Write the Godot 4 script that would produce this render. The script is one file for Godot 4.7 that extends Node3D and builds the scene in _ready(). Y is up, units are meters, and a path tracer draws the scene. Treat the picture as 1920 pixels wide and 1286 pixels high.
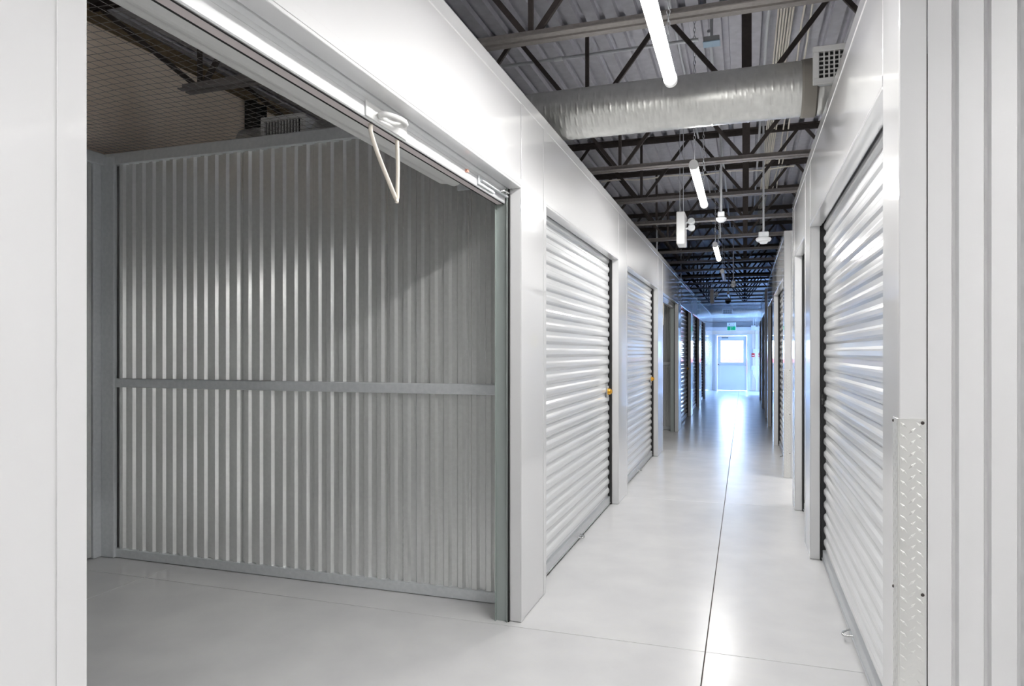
extends Node3D
# A self-storage corridor. X runs across the corridor, D (depth, = -Z) along it, Y is up.

var M := {}
var used := {}
var cache := {}
const WT := 3.045          # top of the storage walls
const HB := 2.49           # underside of the door headers
const LX := -1.211         # corridor face of the storage wall that has the open unit
const RX := 0.471          # corridor face of the opposite storage wall
const PITCH := 0.0937      # rib pitch of the roll-up curtains
const DECK := 4.17

# ------------------------------------------------------------------ helpers
func v(x: float, y: float, d: float) -> Vector3:
	return Vector3(x, y, -d)

func numbered(n: String) -> String:
	if not used.has(n):
		used[n] = 0
		return n
	used[n] += 1
	return "%s_%03d" % [n, used[n]]

func tag(o: Node, label: String, category: String, group := "", kind := "") -> Node:
	if label: o.set_meta("label", label)
	if category: o.set_meta("category", category)
	if group: o.set_meta("group", group)
	if kind: o.set_meta("kind", kind)
	return o

func thing(called: String, at: Vector3, label: String, category: String, group := "", kind := "") -> Node3D:
	var o := Node3D.new()
	o.name = numbered(called)
	add_child(o)
	o.position = at
	tag(o, label, category, group, kind)
	return o

func setting(called: String, label := "") -> Node3D:
	var o := Node3D.new()
	o.name = numbered(called)
	add_child(o)
	o.set_meta("kind", "structure")
	if label: o.set_meta("label", label)
	return o

func mb() -> SurfaceTool:
	var st := SurfaceTool.new()
	st.begin(Mesh.PRIMITIVE_TRIANGLES)
	return st

func mesh(st: SurfaceTool) -> ArrayMesh:
	return st.commit()

func put(called: String, m: Mesh, mat: Material, parent: Node, at := Vector3.ZERO) -> MeshInstance3D:
	var o := MeshInstance3D.new()
	o.name = called
	o.mesh = m
	o.material_override = mat
	o.position = at
	parent.add_child(o, true)
	return o

func tri(st: SurfaceTool, a: Vector3, b: Vector3, c: Vector3, na: Vector3, nb: Vector3, nc: Vector3) -> void:
	if (b - a).cross(c - a).dot(na + nb + nc) > 0.0:
		st.set_normal(na); st.add_vertex(a)
		st.set_normal(nc); st.add_vertex(c)
		st.set_normal(nb); st.add_vertex(b)
	else:
		st.set_normal(na); st.add_vertex(a)
		st.set_normal(nb); st.add_vertex(b)
		st.set_normal(nc); st.add_vertex(c)

func poly(st: SurfaceTool, pts: Array, n: Vector3) -> void:
	for i in range(1, pts.size() - 1):
		tri(st, pts[0], pts[i], pts[i + 1], n, n, n)

# chamfered box between two opposite corners
func box(st: SurfaceTool, a: Vector3, b: Vector3, ch := 0.0) -> void:
	var c := (a + b) * 0.5
	var h := (b - a).abs() * 0.5
	ch = minf(ch, minf(h.x, minf(h.y, h.z)) * 0.9)
	for ax in 3:
		var u := (ax + 1) % 3
		var w := (ax + 2) % 3
		for s in [-1.0, 1.0]:
			var pts := []
			for q in [[-1, -1], [1, -1], [1, 1], [-1, 1]]:
				var p := Vector3.ZERO
				p[ax] = s * h[ax]
				p[u] = q[0] * (h[u] - ch)
				p[w] = q[1] * (h[w] - ch)
				pts.append(c + p)
			var n := Vector3.ZERO
			n[ax] = s
			poly(st, pts, n)
			if ch > 0.0:
				for s2 in [-1.0, 1.0]:
					var e := []
					for q in [[0, -1], [0, 1], [1, 1], [1, -1]]:
						var p := Vector3.ZERO
						p[w] = q[1] * (h[w] - ch)
						if q[0] == 0:
							p[ax] = s * h[ax]; p[u] = s2 * (h[u] - ch)
						else:
							p[ax] = s * (h[ax] - ch); p[u] = s2 * h[u]
						e.append(c + p)
					var en := Vector3.ZERO
					en[ax] = s; en[u] = s2
					poly(st, e, en.normalized())
	if ch > 0.0:
		for sx in [-1.0, 1.0]:
			for sy in [-1.0, 1.0]:
				for sz in [-1.0, 1.0]:
					var n := Vector3(sx, sy, sz).normalized()
					tri(st, c + Vector3(sx * h.x, sy * (h.y - ch), sz * (h.z - ch)), c + Vector3(sx * (h.x - ch), sy * h.y, sz * (h.z - ch)), c + Vector3(sx * (h.x - ch), sy * (h.y - ch), sz * h.z), n, n, n)

func boxm(x0: float, x1: float, y0: float, y1: float, d0: float, d1: float, ch := 0.003) -> ArrayMesh:
	var st := mb()
	box(st, v(x0, y0, d0), v(x1, y1, d1), ch)
	return mesh(st)

# closed outline (counter-clockwise or not) swept straight along a vector
func ext(st: SurfaceTool, prof: PackedVector2Array, o: Vector3, ax: Vector3, ay: Vector3, along: Vector3, caps := true) -> void:
	var area := 0.0
	for i in prof.size():
		var p := prof[i]
		var q := prof[(i + 1) % prof.size()]
		area += p.x * q.y - q.x * p.y
	var sg := 1.0 if area > 0.0 else -1.0
	for i in prof.size():
		var p := prof[i]
		var q := prof[(i + 1) % prof.size()]
		var e := q - p
		if e.length() < 1e-6: continue
		var n := (ax * e.y - ay * e.x).normalized() * sg
		var a := o + ax * p.x + ay * p.y
		var b := o + ax * q.x + ay * q.y
		poly(st, [a, b, b + along, a + along], n)
	if caps:
		var idx := Geometry2D.triangulate_polygon(prof)
		var n := along.normalized()
		for k in range(0, idx.size(), 3):
			var a := o + ax * prof[idx[k]].x + ay * prof[idx[k]].y
			var b := o + ax * prof[idx[k + 1]].x + ay * prof[idx[k + 1]].y
			var c := o + ax * prof[idx[k + 2]].x + ay * prof[idx[k + 2]].y
			tri(st, a, b, c, -n, -n, -n)
			tri(st, a + along, b + along, c + along, n, n, n)

# an open profile line given a thickness (shifted along its second coordinate)
func sheet(line: Array, t: float) -> PackedVector2Array:
	var p := PackedVector2Array()
	for q in line: p.append(q)
	for i in range(line.size() - 1, -1, -1):
		p.append(line[i] - Vector2(0, t))
	return p

func frame_of(dir: Vector3) -> Array:
	var up := Vector3.UP if absf(dir.y) < 0.9 else Vector3.RIGHT
	var a := dir.cross(up).normalized()
	return [a, dir.cross(a).normalized()]

func tube(st: SurfaceTool, pts: Array, r: float, n := 8, caps := true) -> void:
	var rings := []
	for i in pts.size():
		var d: Vector3
		if i == 0: d = pts[1] - pts[0]
		elif i == pts.size() - 1: d = pts[i] - pts[i - 1]
		else: d = (pts[i + 1] - pts[i]).normalized() + (pts[i] - pts[i - 1]).normalized()
		d = d.normalized()
		var f := frame_of(d)
		var ring := []
		for k in n:
			var a := TAU * k / n
			ring.append(f[0] * cos(a) + f[1] * sin(a))
		rings.append(ring)
	for i in pts.size() - 1:
		for k in n:
			var k2 := (k + 1) % n
			var na: Vector3 = rings[i][k]
			var nb: Vector3 = rings[i][k2]
			var nc: Vector3 = rings[i + 1][k2]
			var nd: Vector3 = rings[i + 1][k]
			tri(st, pts[i] + na * r, pts[i] + nb * r, pts[i + 1] + nc * r, na, nb, nc)
			tri(st, pts[i] + na * r, pts[i + 1] + nc * r, pts[i + 1] + nd * r, na, nc, nd)
	if caps:
		for e in [0, pts.size() - 1]:
			var d: Vector3 = (pts[0] - pts[1]).normalized() if e == 0 else (pts[e] - pts[e - 1]).normalized()
			var c := []
			for k in n: c.append(pts[e] + rings[e][k] * r)
			poly(st, c, d)

# profile points are (radius, distance along axis)
func lathe(st: SurfaceTool, prof: Array, o: Vector3, axis: Vector3, n := 20) -> void:
	var f := frame_of(axis)
	for i in prof.size() - 1:
		var p: Vector2 = prof[i]
		var q: Vector2 = prof[i + 1]
		var e := q - p
		if e.length() < 1e-6: continue
		for k in n:
			var a0 := TAU * k / n
			var a1 := TAU * (k + 1) / n
			var r0: Vector3 = f[0] * cos(a0) + f[1] * sin(a0)
			var r1: Vector3 = f[0] * cos(a1) + f[1] * sin(a1)
			var n0 := (r0 * e.y - axis * e.x).normalized()
			var n1 := (r1 * e.y - axis * e.x).normalized()
			var A := o + axis * p.y + r0 * p.x
			var B := o + axis * p.y + r1 * p.x
			var C := o + axis * q.y + r1 * q.x
			var D := o + axis * q.y + r0 * q.x
			if p.x > 1e-6: tri(st, A, B, C, n0, n1, n1)
			if q.x > 1e-6: tri(st, A, C, D, n0, n1, n0)

func bar(st: SurfaceTool, a: Vector3, b: Vector3, w: float, h: float) -> void:
	var d := (b - a).normalized()
	var f := frame_of(d)
	var p := PackedVector2Array([Vector2(-w / 2, -h / 2), Vector2(w / 2, -h / 2), Vector2(w / 2, h / 2), Vector2(-w / 2, h / 2)])
	ext(st, p, a, f[0], f[1], b - a)

# ------------------------------------------------------------------ materials
func noise(freq: float, seed_: int, c0: Color, c1: Color, size := 512, oct := 4) -> NoiseTexture2D:
	var n := FastNoiseLite.new()
	n.seed = seed_
	n.noise_type = FastNoiseLite.TYPE_SIMPLEX_SMOOTH
	n.frequency = freq
	n.fractal_octaves = oct
	var t := NoiseTexture2D.new()
	t.width = size; t.height = size
	t.seamless = true
	t.noise = n
	var g := Gradient.new()
	g.set_color(0, c0); g.set_color(1, c1)
	t.color_ramp = g
	return t

func mat(c: Color, rough: float, metal := 0.0) -> StandardMaterial3D:
	var m := StandardMaterial3D.new()
	m.albedo_color = c
	m.roughness = rough
	m.metallic = metal
	return m

func tex(m: StandardMaterial3D, t: Texture2D, scale: float) -> StandardMaterial3D:
	m.albedo_texture = t
	m.uv1_triplanar = true
	m.uv1_world_triplanar = true
	m.uv1_scale = Vector3.ONE * scale
	return m

func materials() -> void:
	M.white = mat(Color(0.85, 0.85, 0.853), 0.42)
	M.white.clearcoat_enabled = true
	M.white.clearcoat = 1.0
	M.white.clearcoat_roughness = 0.05
	M.slat = mat(Color(0.85, 0.855, 0.86), 0.4)
	M.slat.clearcoat_enabled = true
	M.slat.clearcoat = 0.8
	M.slat.clearcoat_roughness = 0.1
	M.white_matt = mat(Color(0.88, 0.88, 0.875), 0.45)
	M.floor = tex(mat(Color(1, 1, 1), 0.26), noise(0.012, 5, Color(0.82, 0.82, 0.825), Color(0.86, 0.86, 0.86)), 0.35)
	M.joint = mat(Color(0.28, 0.23, 0.2), 0.9)
	M.galv = tex(mat(Color(1, 1, 1), 0.24, 0.6), noise(0.03, 11, Color(0.9, 0.905, 0.9), Color(0.94, 0.945, 0.94)), 1.6)
	M.galv_trim = tex(mat(Color(1, 1, 1), 0.42, 0.35), noise(0.03, 12, Color(0.85, 0.865, 0.875), Color(0.9, 0.91, 0.92)), 1.6)
	M.duct = tex(mat(Color(1, 1, 1), 0.36, 0.85), noise(0.02, 14, Color(0.8, 0.8, 0.785), Color(0.88, 0.88, 0.865)), 1.2)
	M.tape = mat(Color(0.55, 0.53, 0.5), 0.6)
	M.deck = tex(mat(Color(1, 1, 1), 0.55, 0.25), noise(0.02, 17, Color(0.7, 0.7, 0.73), Color(0.77, 0.77, 0.8)), 0.8)
	M.joist = tex(mat(Color(1, 1, 1), 0.6), noise(0.03, 19, Color(0.2, 0.175, 0.165), Color(0.25, 0.22, 0.21)), 1.5)
	M.chord = tex(mat(Color(1, 1, 1), 0.5), noise(0.03, 20, Color(0.47, 0.45, 0.44), Color(0.54, 0.52, 0.51)), 1.5)
	M.dark = mat(Color(0.1, 0.1, 0.1), 0.6)
	M.rubber = mat(Color(0.08, 0.075, 0.075), 0.7)
	M.alu = mat(Color(0.8, 0.81, 0.82), 0.35, 0.7)
	M.flange = mat(Color(0.86, 0.82, 0.82), 0.5)
	M.chrome = mat(Color(0.85, 0.85, 0.85), 0.2, 0.95)
	M.brass = mat(Color(0.85, 0.64, 0.25), 0.25, 0.9)
	M.guide = mat(Color(0.66, 0.69, 0.68), 0.45, 0.5)
	M.guide_dark = mat(Color(0.22, 0.22, 0.225), 0.55)
	M.plate = mat(Color(0.86, 0.86, 0.85), 0.32, 0.55)
	M.rope = mat(Color(0.93, 0.9, 0.85), 0.8)
	M.beige = tex(mat(Color(1, 1, 1), 0.85), noise(0.008, 23, Color(0.86, 0.8, 0.73), Color(0.94, 0.89, 0.83), 512, 5), 0.3)
	M.brown = tex(mat(Color(1, 1, 1), 0.7), noise(0.02, 29, Color(0.36, 0.3, 0.22), Color(0.47, 0.41, 0.31)), 0.8)
	M.wire = mat(Color(0.58, 0.57, 0.56), 0.5, 0.4)
	M.conduit = mat(Color(0.8, 0.81, 0.83), 0.4, 0.3)
	M.cable = mat(Color(0.9, 0.88, 0.84), 0.6)
	M.paleblue = mat(Color(0.62, 0.72, 0.8), 0.5)
	M.housing = mat(Color(0.9, 0.9, 0.9), 0.4)
	M.lens_off = mat(Color(0.93, 0.94, 0.95), 0.35)
	M.lens_on = mat(Color(1, 1, 1), 0.4)
	M.lens_on.emission_enabled = true
	M.lens_on.emission = Color(1.0, 0.985, 0.97)
	M.lens_on.emission_energy_multiplier = 8.5
	M.green = mat(Color(0.05, 0.62, 0.42), 0.4)
	M.green.emission_enabled = true
	M.green.emission = Color(0.02, 0.55, 0.34)
	M.green.emission_energy_multiplier = 0.5
	M.sign_white = mat(Color(0.93, 0.97, 0.95), 0.4)
	M.red = mat(Color(0.8, 0.1, 0.1), 0.4)
	M.yellow = mat(Color(0.9, 0.82, 0.15), 0.5)
	M.door = mat(Color(0.86, 0.87, 0.88), 0.35)
	M.steel_gray = mat(Color(0.62, 0.63, 0.64), 0.5)
	M.glass = mat(Color(0.95, 0.98, 1.0, 0.06), 0.02)
	M.glass.transparency = BaseMaterial3D.TRANSPARENCY_ALPHA
	M.asphalt = tex(mat(Color(1, 1, 1), 0.9), noise(0.02, 31, Color(0.6, 0.6, 0.58), Color(0.7, 0.7, 0.68)), 0.4)
	M.barrier = mat(Color(0.8, 0.25, 0.18), 0.7)
	M.stucco = mat(Color(0.85, 0.84, 0.8), 0.9)

# ------------------------------------------------------------------ roll-up doors
func slat_line() -> Array:
	return [Vector2(0, 0), Vector2(0.020, 0), Vector2(0.026, 0.005), Vector2(0.033, 0.011), Vector2(0.043, 0.0145), Vector2(0.064, 0.0145), Vector2(0.074, 0.011), Vector2(0.081, 0.005), Vector2(0.087, 0), Vector2(PITCH, 0)]

func slat_mesh(length: float, s: float) -> ArrayMesh:
	var st := mb()
	ext(st, sheet(slat_line(), 0.002), Vector3.ZERO, Vector3.UP, Vector3(-s, 0, 0), v(0, 0, length))
	return mesh(st)

# side s: -1 for the wall at LX, +1 for the wall at RX; the door faces the corridor
func face_x(s: float) -> float:
	return LX if s < 0 else RX

func guides(root: Node3D, s: float, d0: float, d1: float, m: Material) -> void:
	var fx := face_x(s)
	for e in [[d0, 1.0], [d1, -1.0]]:
		var st := mb()
		var a: float = e[0]
		var g: float = e[1]
		box(st, v(fx + s * 0.076, 0, a), v(fx + s * 0.080, 2.6, a + g * 0.024), 0.001)
		box(st, v(fx + s * 0.080, 0, a), v(fx + s * 0.150, 2.6, a + g * 0.004), 0.001)
		box(st, v(fx + s * 0.146, 0, a + g * 0.004), v(fx + s * 0.150, 2.6, a + g * 0.024), 0.001)
		var gm := put("guide_rail", mesh(st), m, root)
		var sb := mb()
		box(sb, v(fx + s * 0.068, 0, a), v(fx + s * 0.0755, 2.55, a + g * 0.012), 0.0)
		put("weather_strip", mesh(sb), M.rubber, gm)

func closed_door(s: float, d0: float, d1: float, singles: bool, label: String, lock_d := -1.0) -> Node3D:
	var root := setting("door_%d" % (used.get("doors", 0) + 1), label)
	used["doors"] = used.get("doors", 0) + 1
	var fx := face_x(s) + s * 0.104
	var y0 := 0.085
	var n := 27
	var e0 := d0 + 0.022
	var e1 := d1 - 0.022
	if singles:
		var m := slat_mesh(e1 - e0, s)
		for i in n: put("slat", m, M.slat, root, v(fx, y0 + i * PITCH, e0))
	else:
		var line := []
		for i in n:
			for q in slat_line():
				if line.is_empty() or (line[-1] - (q + Vector2(i * PITCH, 0))).length() > 1e-4: line.append(q + Vector2(i * PITCH, 0))
		var st := mb()
		ext(st, sheet(line, 0.002), v(fx, y0, e0), Vector3.UP, Vector3(-s, 0, 0), v(0, 0, e1 - e0))
		put("curtain", mesh(st), M.slat, root)
	var b := mb()
	box(b, v(fx - s * 0.022, 0.02, e0), v(fx + s * 0.012, 0.085, e1), 0.003)
	box(b, v(fx - s * 0.030, 0.02, e0), v(fx - s * 0.022, 0.026, e1), 0.001)
	put("bottom_bar", mesh(b), M.alu, root)
	var r := mb()
	box(r, v(fx - s * 0.014, 0.001, e0), v(fx + s * 0.01, 0.02, e1), 0.002)
	put("rubber_seal", mesh(r), M.rubber, root)
	guides(root, s, d0, d1, M.guide_dark)
	if singles:
		# pull loop in the middle of the bottom bar
		var h := mb()
		var c := v(fx - s * 0.028, 0.045, (d0 + d1) * 0.5 - 0.1)
		var pts := []
		for k in 9:
			var a := PI * k / 8.0
			pts.append(c + Vector3(-s * 0.045 * sin(a), -0.012 * sin(a), 0.05 * cos(a)))
		tube(h, pts, 0.006, 8)
		put("pull_handle", mesh(h), M.chrome, root)
	if lock_d > 0.0:
		var k := mb()
		box(k, v(fx - s * 0.022, 1.10, lock_d - 0.06), v(fx - s * 0.016, 1.21, lock_d + 0.05), 0.002)
		var lp := put("latch_plate", mesh(k), M.alu, root)
		var l := mb()
		lathe(l, [Vector2(0, 0.045), Vector2(0.016, 0.045), Vector2(0.022, 0.038), Vector2(0.022, 0.03), Vector2(0.03, 0.026), Vector2(0.034, 0.012), Vector2(0.034, 0.0), Vector2(0, 0)], v(fx - s * 0.02, 1.155, lock_d), Vector3(-s, 0, 0), 18)
		put("lock_cylinder", mesh(l), M.brass, lp)
	return root

func open_door(s: float, d0: float, d1: float, label: String, full: bool) -> Node3D:
	var root := setting("door_%d" % (used.get("doors", 0) + 1), label)
	used["doors"] = used.get("doors", 0) + 1
	var fx := face_x(s) + s * 0.090
	var e0 := d0 + 0.012
	var e1 := d1 - 0.012
	# curtain wound up behind the header
	var roll := PackedVector2Array()
	for k in 96:
		var a := TAU * k / 96.0
		var r := 0.176 + 0.005 * cos(12.0 * a)
		roll.append(Vector2(cos(a) * r, sin(a) * r))
	var st := mb()
	ext(st, roll, v(fx + s * 0.259, 2.672, d0 + 0.05), Vector3(1, 0, 0), Vector3.UP, v(0, 0, d1 - d0 - 0.20))
	var rl := put("rolled_curtain", mesh(st), M.white_matt, root)
	st = mb()
	tube(st, [v(fx + s * 0.259, 2.672, d0 + 0.001), v(fx + s * 0.259, 2.672, d1 - 0.001)], 0.02, 12)
	put("axle", mesh(st), M.steel_gray, rl)
	st = mb()
	for q in [d0 + 0.002, d1 - 0.012]:
		box(st, v(fx + s * 0.05, 2.50, q), v(fx + s * 0.30, 2.80, q + 0.01), 0.001)
	put("bracket", mesh(st), M.galv_trim, root)
	var m := slat_mesh(e1 - e0, s)
	for i in 2: put("slat", m, M.slat, root, v(fx + s * 0.006, 2.457 + i * PITCH, e0))
	# bottom bar: white face, grey underside, dark seal lines
	st = mb()
	box(st, v(fx, 2.402, e0), v(fx + s * 0.012, 2.457, e1), 0.004)
	var bb := put("bottom_bar", mesh(st), M.slat, root)
	st = mb()
	box(st, v(fx + s * 0.014, 2.401, e0), v(fx + s * 0.052, 2.408, e1), 0.002)
	put("bar_flange", mesh(st), M.flange, bb)
	st = mb()
	box(st, v(fx + s * 0.009, 2.3985, e0), v(fx + s * 0.0135, 2.4015, e1), 0.001)
	box(st, v(fx + s * 0.0525, 2.399, e0), v(fx + s * 0.057, 2.410, e1), 0.001)
	put("rubber_seal", mesh(st), M.rubber, bb)
	guides(root, s, d0, d1, M.guide)
	if full:
		# step plate and lift loop on the bar, slide latch near the jamb
		st = mb()
		var hd := 2.37
		var pts := []
		for k in 13:
			var a := TAU * k / 12.0
			pts.append(v(fx - s * (0.03 + 0.03 * sin(a)), 2.437 + 0.006 * cos(a), hd + 0.085 * cos(a)))
		tube(st, pts, 0.011, 8)
		put("lift_handle", mesh(st), M.white_matt, root)
		st = mb()
		box(st, v(fx - s * 0.006, 2.407, hd - 0.16), v(fx, 2.462, hd + 0.16), 0.002)
		put("handle_plate", mesh(st), M.white_matt, root)
		st = mb()
		box(st, v(fx - s * 0.012, 2.412, d1 - 0.46), v(fx, 2.460, d1 - 0.22), 0.003)
		tube(st, [v(fx - s * 0.016, 2.437, d1 - 0.44), v(fx - s * 0.016, 2.437, d1 - 0.03)], 0.009, 10)
		var la := put("slide_latch", mesh(st), M.alu, root)
		st = mb()
		tube(st, [v(fx - s * 0.014, 2.437, d1 - 0.16), v(fx - s * 0.04, 2.444, d1 - 0.15), v(fx - s * 0.045, 2.444, d1 - 0.09), v(fx - s * 0.014, 2.437, d1 - 0.08)], 0.006, 8)
		put("latch_handle", mesh(st), M.chrome, la)
		st = mb()
		box(st, v(fx - s * 0.0135, 2.437, d1 - 0.62), v(fx, 2.450, d1 - 0.60), 0.001)
		put("warning_tag", mesh(st), mat(Color(0.93, 0.7, 0.62), 0.5), root)
	return root

func pull_rope(root: Node3D, pts: Array, r: float) -> void:
	var st := mb()
	var c := Curve3D.new()
	for i in pts.size():
		var tn := Vector3.ZERO
		if i > 0 and i < pts.size() - 1: tn = (pts[i + 1] - pts[i - 1]) * 0.16
		c.add_point(pts[i], -tn, tn)
	var out := []
	for k in 41: out.append(c.sample_baked(c.get_baked_length() * k / 40.0, true))
	tube(st, out, r, 8)
	put("pull_rope", mesh(st), M.rope, root)

# ------------------------------------------------------------------ storage walls
func storage_wall(root: Node3D, s: float, d0: float, d1: float, bays: Array) -> void:
	var fx := face_x(s)
	var at := d0
	for b in bays + [[d1, d1]]:
		if b[0] - at > 0.02:
			var p := put("pilaster", boxm(fx, fx + s * 0.068, 0.002, WT - 0.06, at, b[0], 0.004), M.white, root)
			if b[0] - at > 0.3 and b[0] - at < 1.0:
				for e in [at, b[0] - 0.062]:
					put("jamb_trim", boxm(fx - s * 0.0025, fx, 0.002, WT - 0.061, e, e + 0.062, 0.001), M.white, p)
		if b[1] > b[0]:
			var h := put("header_panel", boxm(fx, fx + s * 0.022, HB, WT - 0.06, b[0] + 0.002, b[1] - 0.002, 0.003), M.white, root)
			var st := mb()
			box(st, v(fx - s * 0.002, HB - 0.002, b[0]), v(fx + s * 0.074, HB + 0.012, b[1]), 0.002)
			box(st, v(fx - s * 0.002, HB + 0.012, b[0]), v(fx - s * 0.0002, HB + 0.05, b[1]), 0.0005)
			put("header_lip", mesh(st), M.white, h)
			st = mb()
			box(st, v(fx + s * 0.078, HB + 0.02, b[0]), v(fx + s * 0.09, HB + 0.10, b[1]), 0.002)
			put("lintel_strip", mesh(st), M.galv_trim, h)
		at = b[1]
	var k := d0
	while k < d1 - 0.01:
		var k2 := minf(k + 3.3, d1)
		var st := mb()
		box(st, v(fx - s * 0.004, WT - 0.075, k + 0.001), v(fx + s * 0.09, WT, k2 - 0.001), 0.004)
		put("cap_flashing", mesh(st), M.white, root)
		k = k2

func rib_line(w: float, pitch: float, depth: float) -> Array:
	var line := [Vector2(0, 0)]
	var x := pitch * 0.19
	while x < w - 0.02:
		line.append(Vector2(x, 0))
		line.append(Vector2(x + pitch * 0.15, depth))
		line.append(Vector2(x + pitch * 0.47, depth))
		line.append(Vector2(x + pitch * 0.62, 0))
		x += pitch
	line.append(Vector2(w, 0))
	return line

# broad flats parted by narrow grooves
func groove_line(w: float, pitch: float, depth: float) -> Array:
	var line := [Vector2(0, depth)]
	var x := pitch * 0.86
	while x < w - 0.01:
		line.append(Vector2(x - pitch * 0.12, depth))
		line.append(Vector2(x - pitch * 0.05, 0))
		line.append(Vector2(x + pitch * 0.05, 0))
		line.append(Vector2(x + pitch * 0.12, depth))
		x += pitch
	line.append(Vector2(w, depth))
	return line

# ribbed sheets standing between a and b (floor points); ribs point towards 'out'
func ribbed(root: Node, a: Vector3, b: Vector3, out: Vector3, y0: float, y1: float, material: Material, pw: float, pitch: float, depth: float) -> void:
	var dir := (b - a).normalized()
	var len_ := (b - a).length()
	var x := 0.0
	var i := 0
	while x < len_ - 0.01:
		var w := minf(pw, len_ - x)
		var key := "rib%s%s%.3f%.3f%.3f" % [dir, out, w, pitch, y1 - y0]
		if not cache.has(key):
			var st := mb()
			ext(st, sheet(groove_line(w - 0.002, pitch, depth) if material == M.white else rib_line(w - 0.002, pitch, depth), 0.0015), Vector3.ZERO, dir, out, Vector3(0, y1 - y0, 0))
			cache[key] = mesh(st)
		var lift := out * (0.0 if i % 2 == 0 else 0.0018)
		put("panel", cache[key], material, root, a + dir * x + Vector3(0, y0, 0) + lift)
		x += pw
		i += 1

func partition(called: String, label: String, x0: float, x1: float, d: float) -> Node3D:
	var r := setting(called, label)
	ribbed(r, v(x0, 0, d), v(x1, 0, d), Vector3(0, 0, 1), 0.05, WT - 0.03, M.galv, 0.572, 0.0953, 0.019)
	put("top_rail", boxm(x0 - 0.1, x1, WT - 0.085, WT, d - 0.045, d + 0.01, 0.004), M.galv_trim, r)
	put("mid_rail", boxm(x0 - 0.09, x1, 1.285, 1.352, d - 0.043, d - 0.021, 0.006), M.galv_trim, r)
	put("bottom_rail", boxm(x0 - 0.02, x1, 0.004, 0.07, d - 0.032, d + 0.01, 0.003), M.galv_trim, r)
	return r

# ------------------------------------------------------------------ overhead
func joist(d: float, k: int) -> void:
	var x0 := -4.65
	var x1 := 5.4
	var names := ["dark open-web roof joist crossing just before the round duct", "dark open-web roof joist half hidden behind the round duct", "roof joist over the far end of the strip light beyond the duct", "roof joist just past the twin-head emergency lamp and the sensor pipes", "roof joist with a white cable drooping along its top chord", "roof joist just beyond the lit strip light past the emergency lamp", "roof joist above the first unlit strip light", "roof joist just beyond the first unlit strip light"]
	var label: String = names[k] if k < names.size() else "dark roof joist in the unlit stretch of ceiling toward the exit"
	var r := thing("roof_joist", v(0, 3.40, d), label, "joist", "open-web roof joists under the metal deck")
	var yb := 0.0
	var yt := 0.72
	var st := mb()
	for s in [-1.0, 1.0]:
		var L := PackedVector2Array([Vector2(s * 0.012, 0), Vector2(s * 0.062, 0), Vector2(s * 0.062, 0.007), Vector2(s * 0.019, 0.007), Vector2(s * 0.019, 0.05), Vector2(s * 0.012, 0.05)])
		ext(st, L, Vector3(-3.78, yb, 0), Vector3(0, 0, 1), Vector3.UP, Vector3(7.9, 0, 0))
	put("bottom_chord", mesh(st), M.chord, r)
	st = mb()
	for s in [-1.0, 1.0]:
		var L := PackedVector2Array([Vector2(s * 0.012, 0.05), Vector2(s * 0.07, 0.05), Vector2(s * 0.07, 0.043), Vector2(s * 0.019, 0.043), Vector2(s * 0.019, -0.01), Vector2(s * 0.012, -0.01)])
		ext(st, L, Vector3(x0, yt, 0), Vector3(0, 0, 1), Vector3.UP, Vector3(x1 - x0, 0, 0))
	put("top_chord", mesh(st), M.joist, r)
	for i in range(-3, 4):
		var xb := 0.02 + 1.22 * i
		for q in [-0.61, 0.61]:
			var to: float = xb + q
			if i == -3 and q < 0: to = -4.62
			if i == 3 and q > 0: to = 5.3
			st = mb()
			bar(st, Vector3(xb + signf(q) * 0.03, yb + 0.03, 0), Vector3(to - signf(q) * 0.03, yt + 0.02, 0), 0.024, 0.034)
			put("web_diagonal", mesh(st), M.joist, r)
		st = mb()
		var w := 0.07 if i == 0 else 0.03
		box(st, Vector3(xb - w / 2, yb + 0.02, -0.012), Vector3(xb + w / 2, yt + 0.02, 0.012), 0.002)
		put("web_post", mesh(st), M.joist, r)

func chain(st: SurfaceTool, a: Vector3, b: Vector3) -> void:
	# oval links, every other one turned a quarter
	var n := int((b - a).length() / 0.032)
	var dir := (b - a) / n
	for i in n:
		var c := a + dir * (i + 0.5)
		var side := Vector3(1, 0, 0) if i % 2 == 0 else Vector3(0, 0, 1)
		var pts := []
		for k in 7:
			var t := TAU * k / 6.0
			pts.append(c + side * 0.009 * cos(t) + dir.normalized() * 0.021 * sin(t))
		tube(st, pts, 0.003, 4, false)

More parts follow.
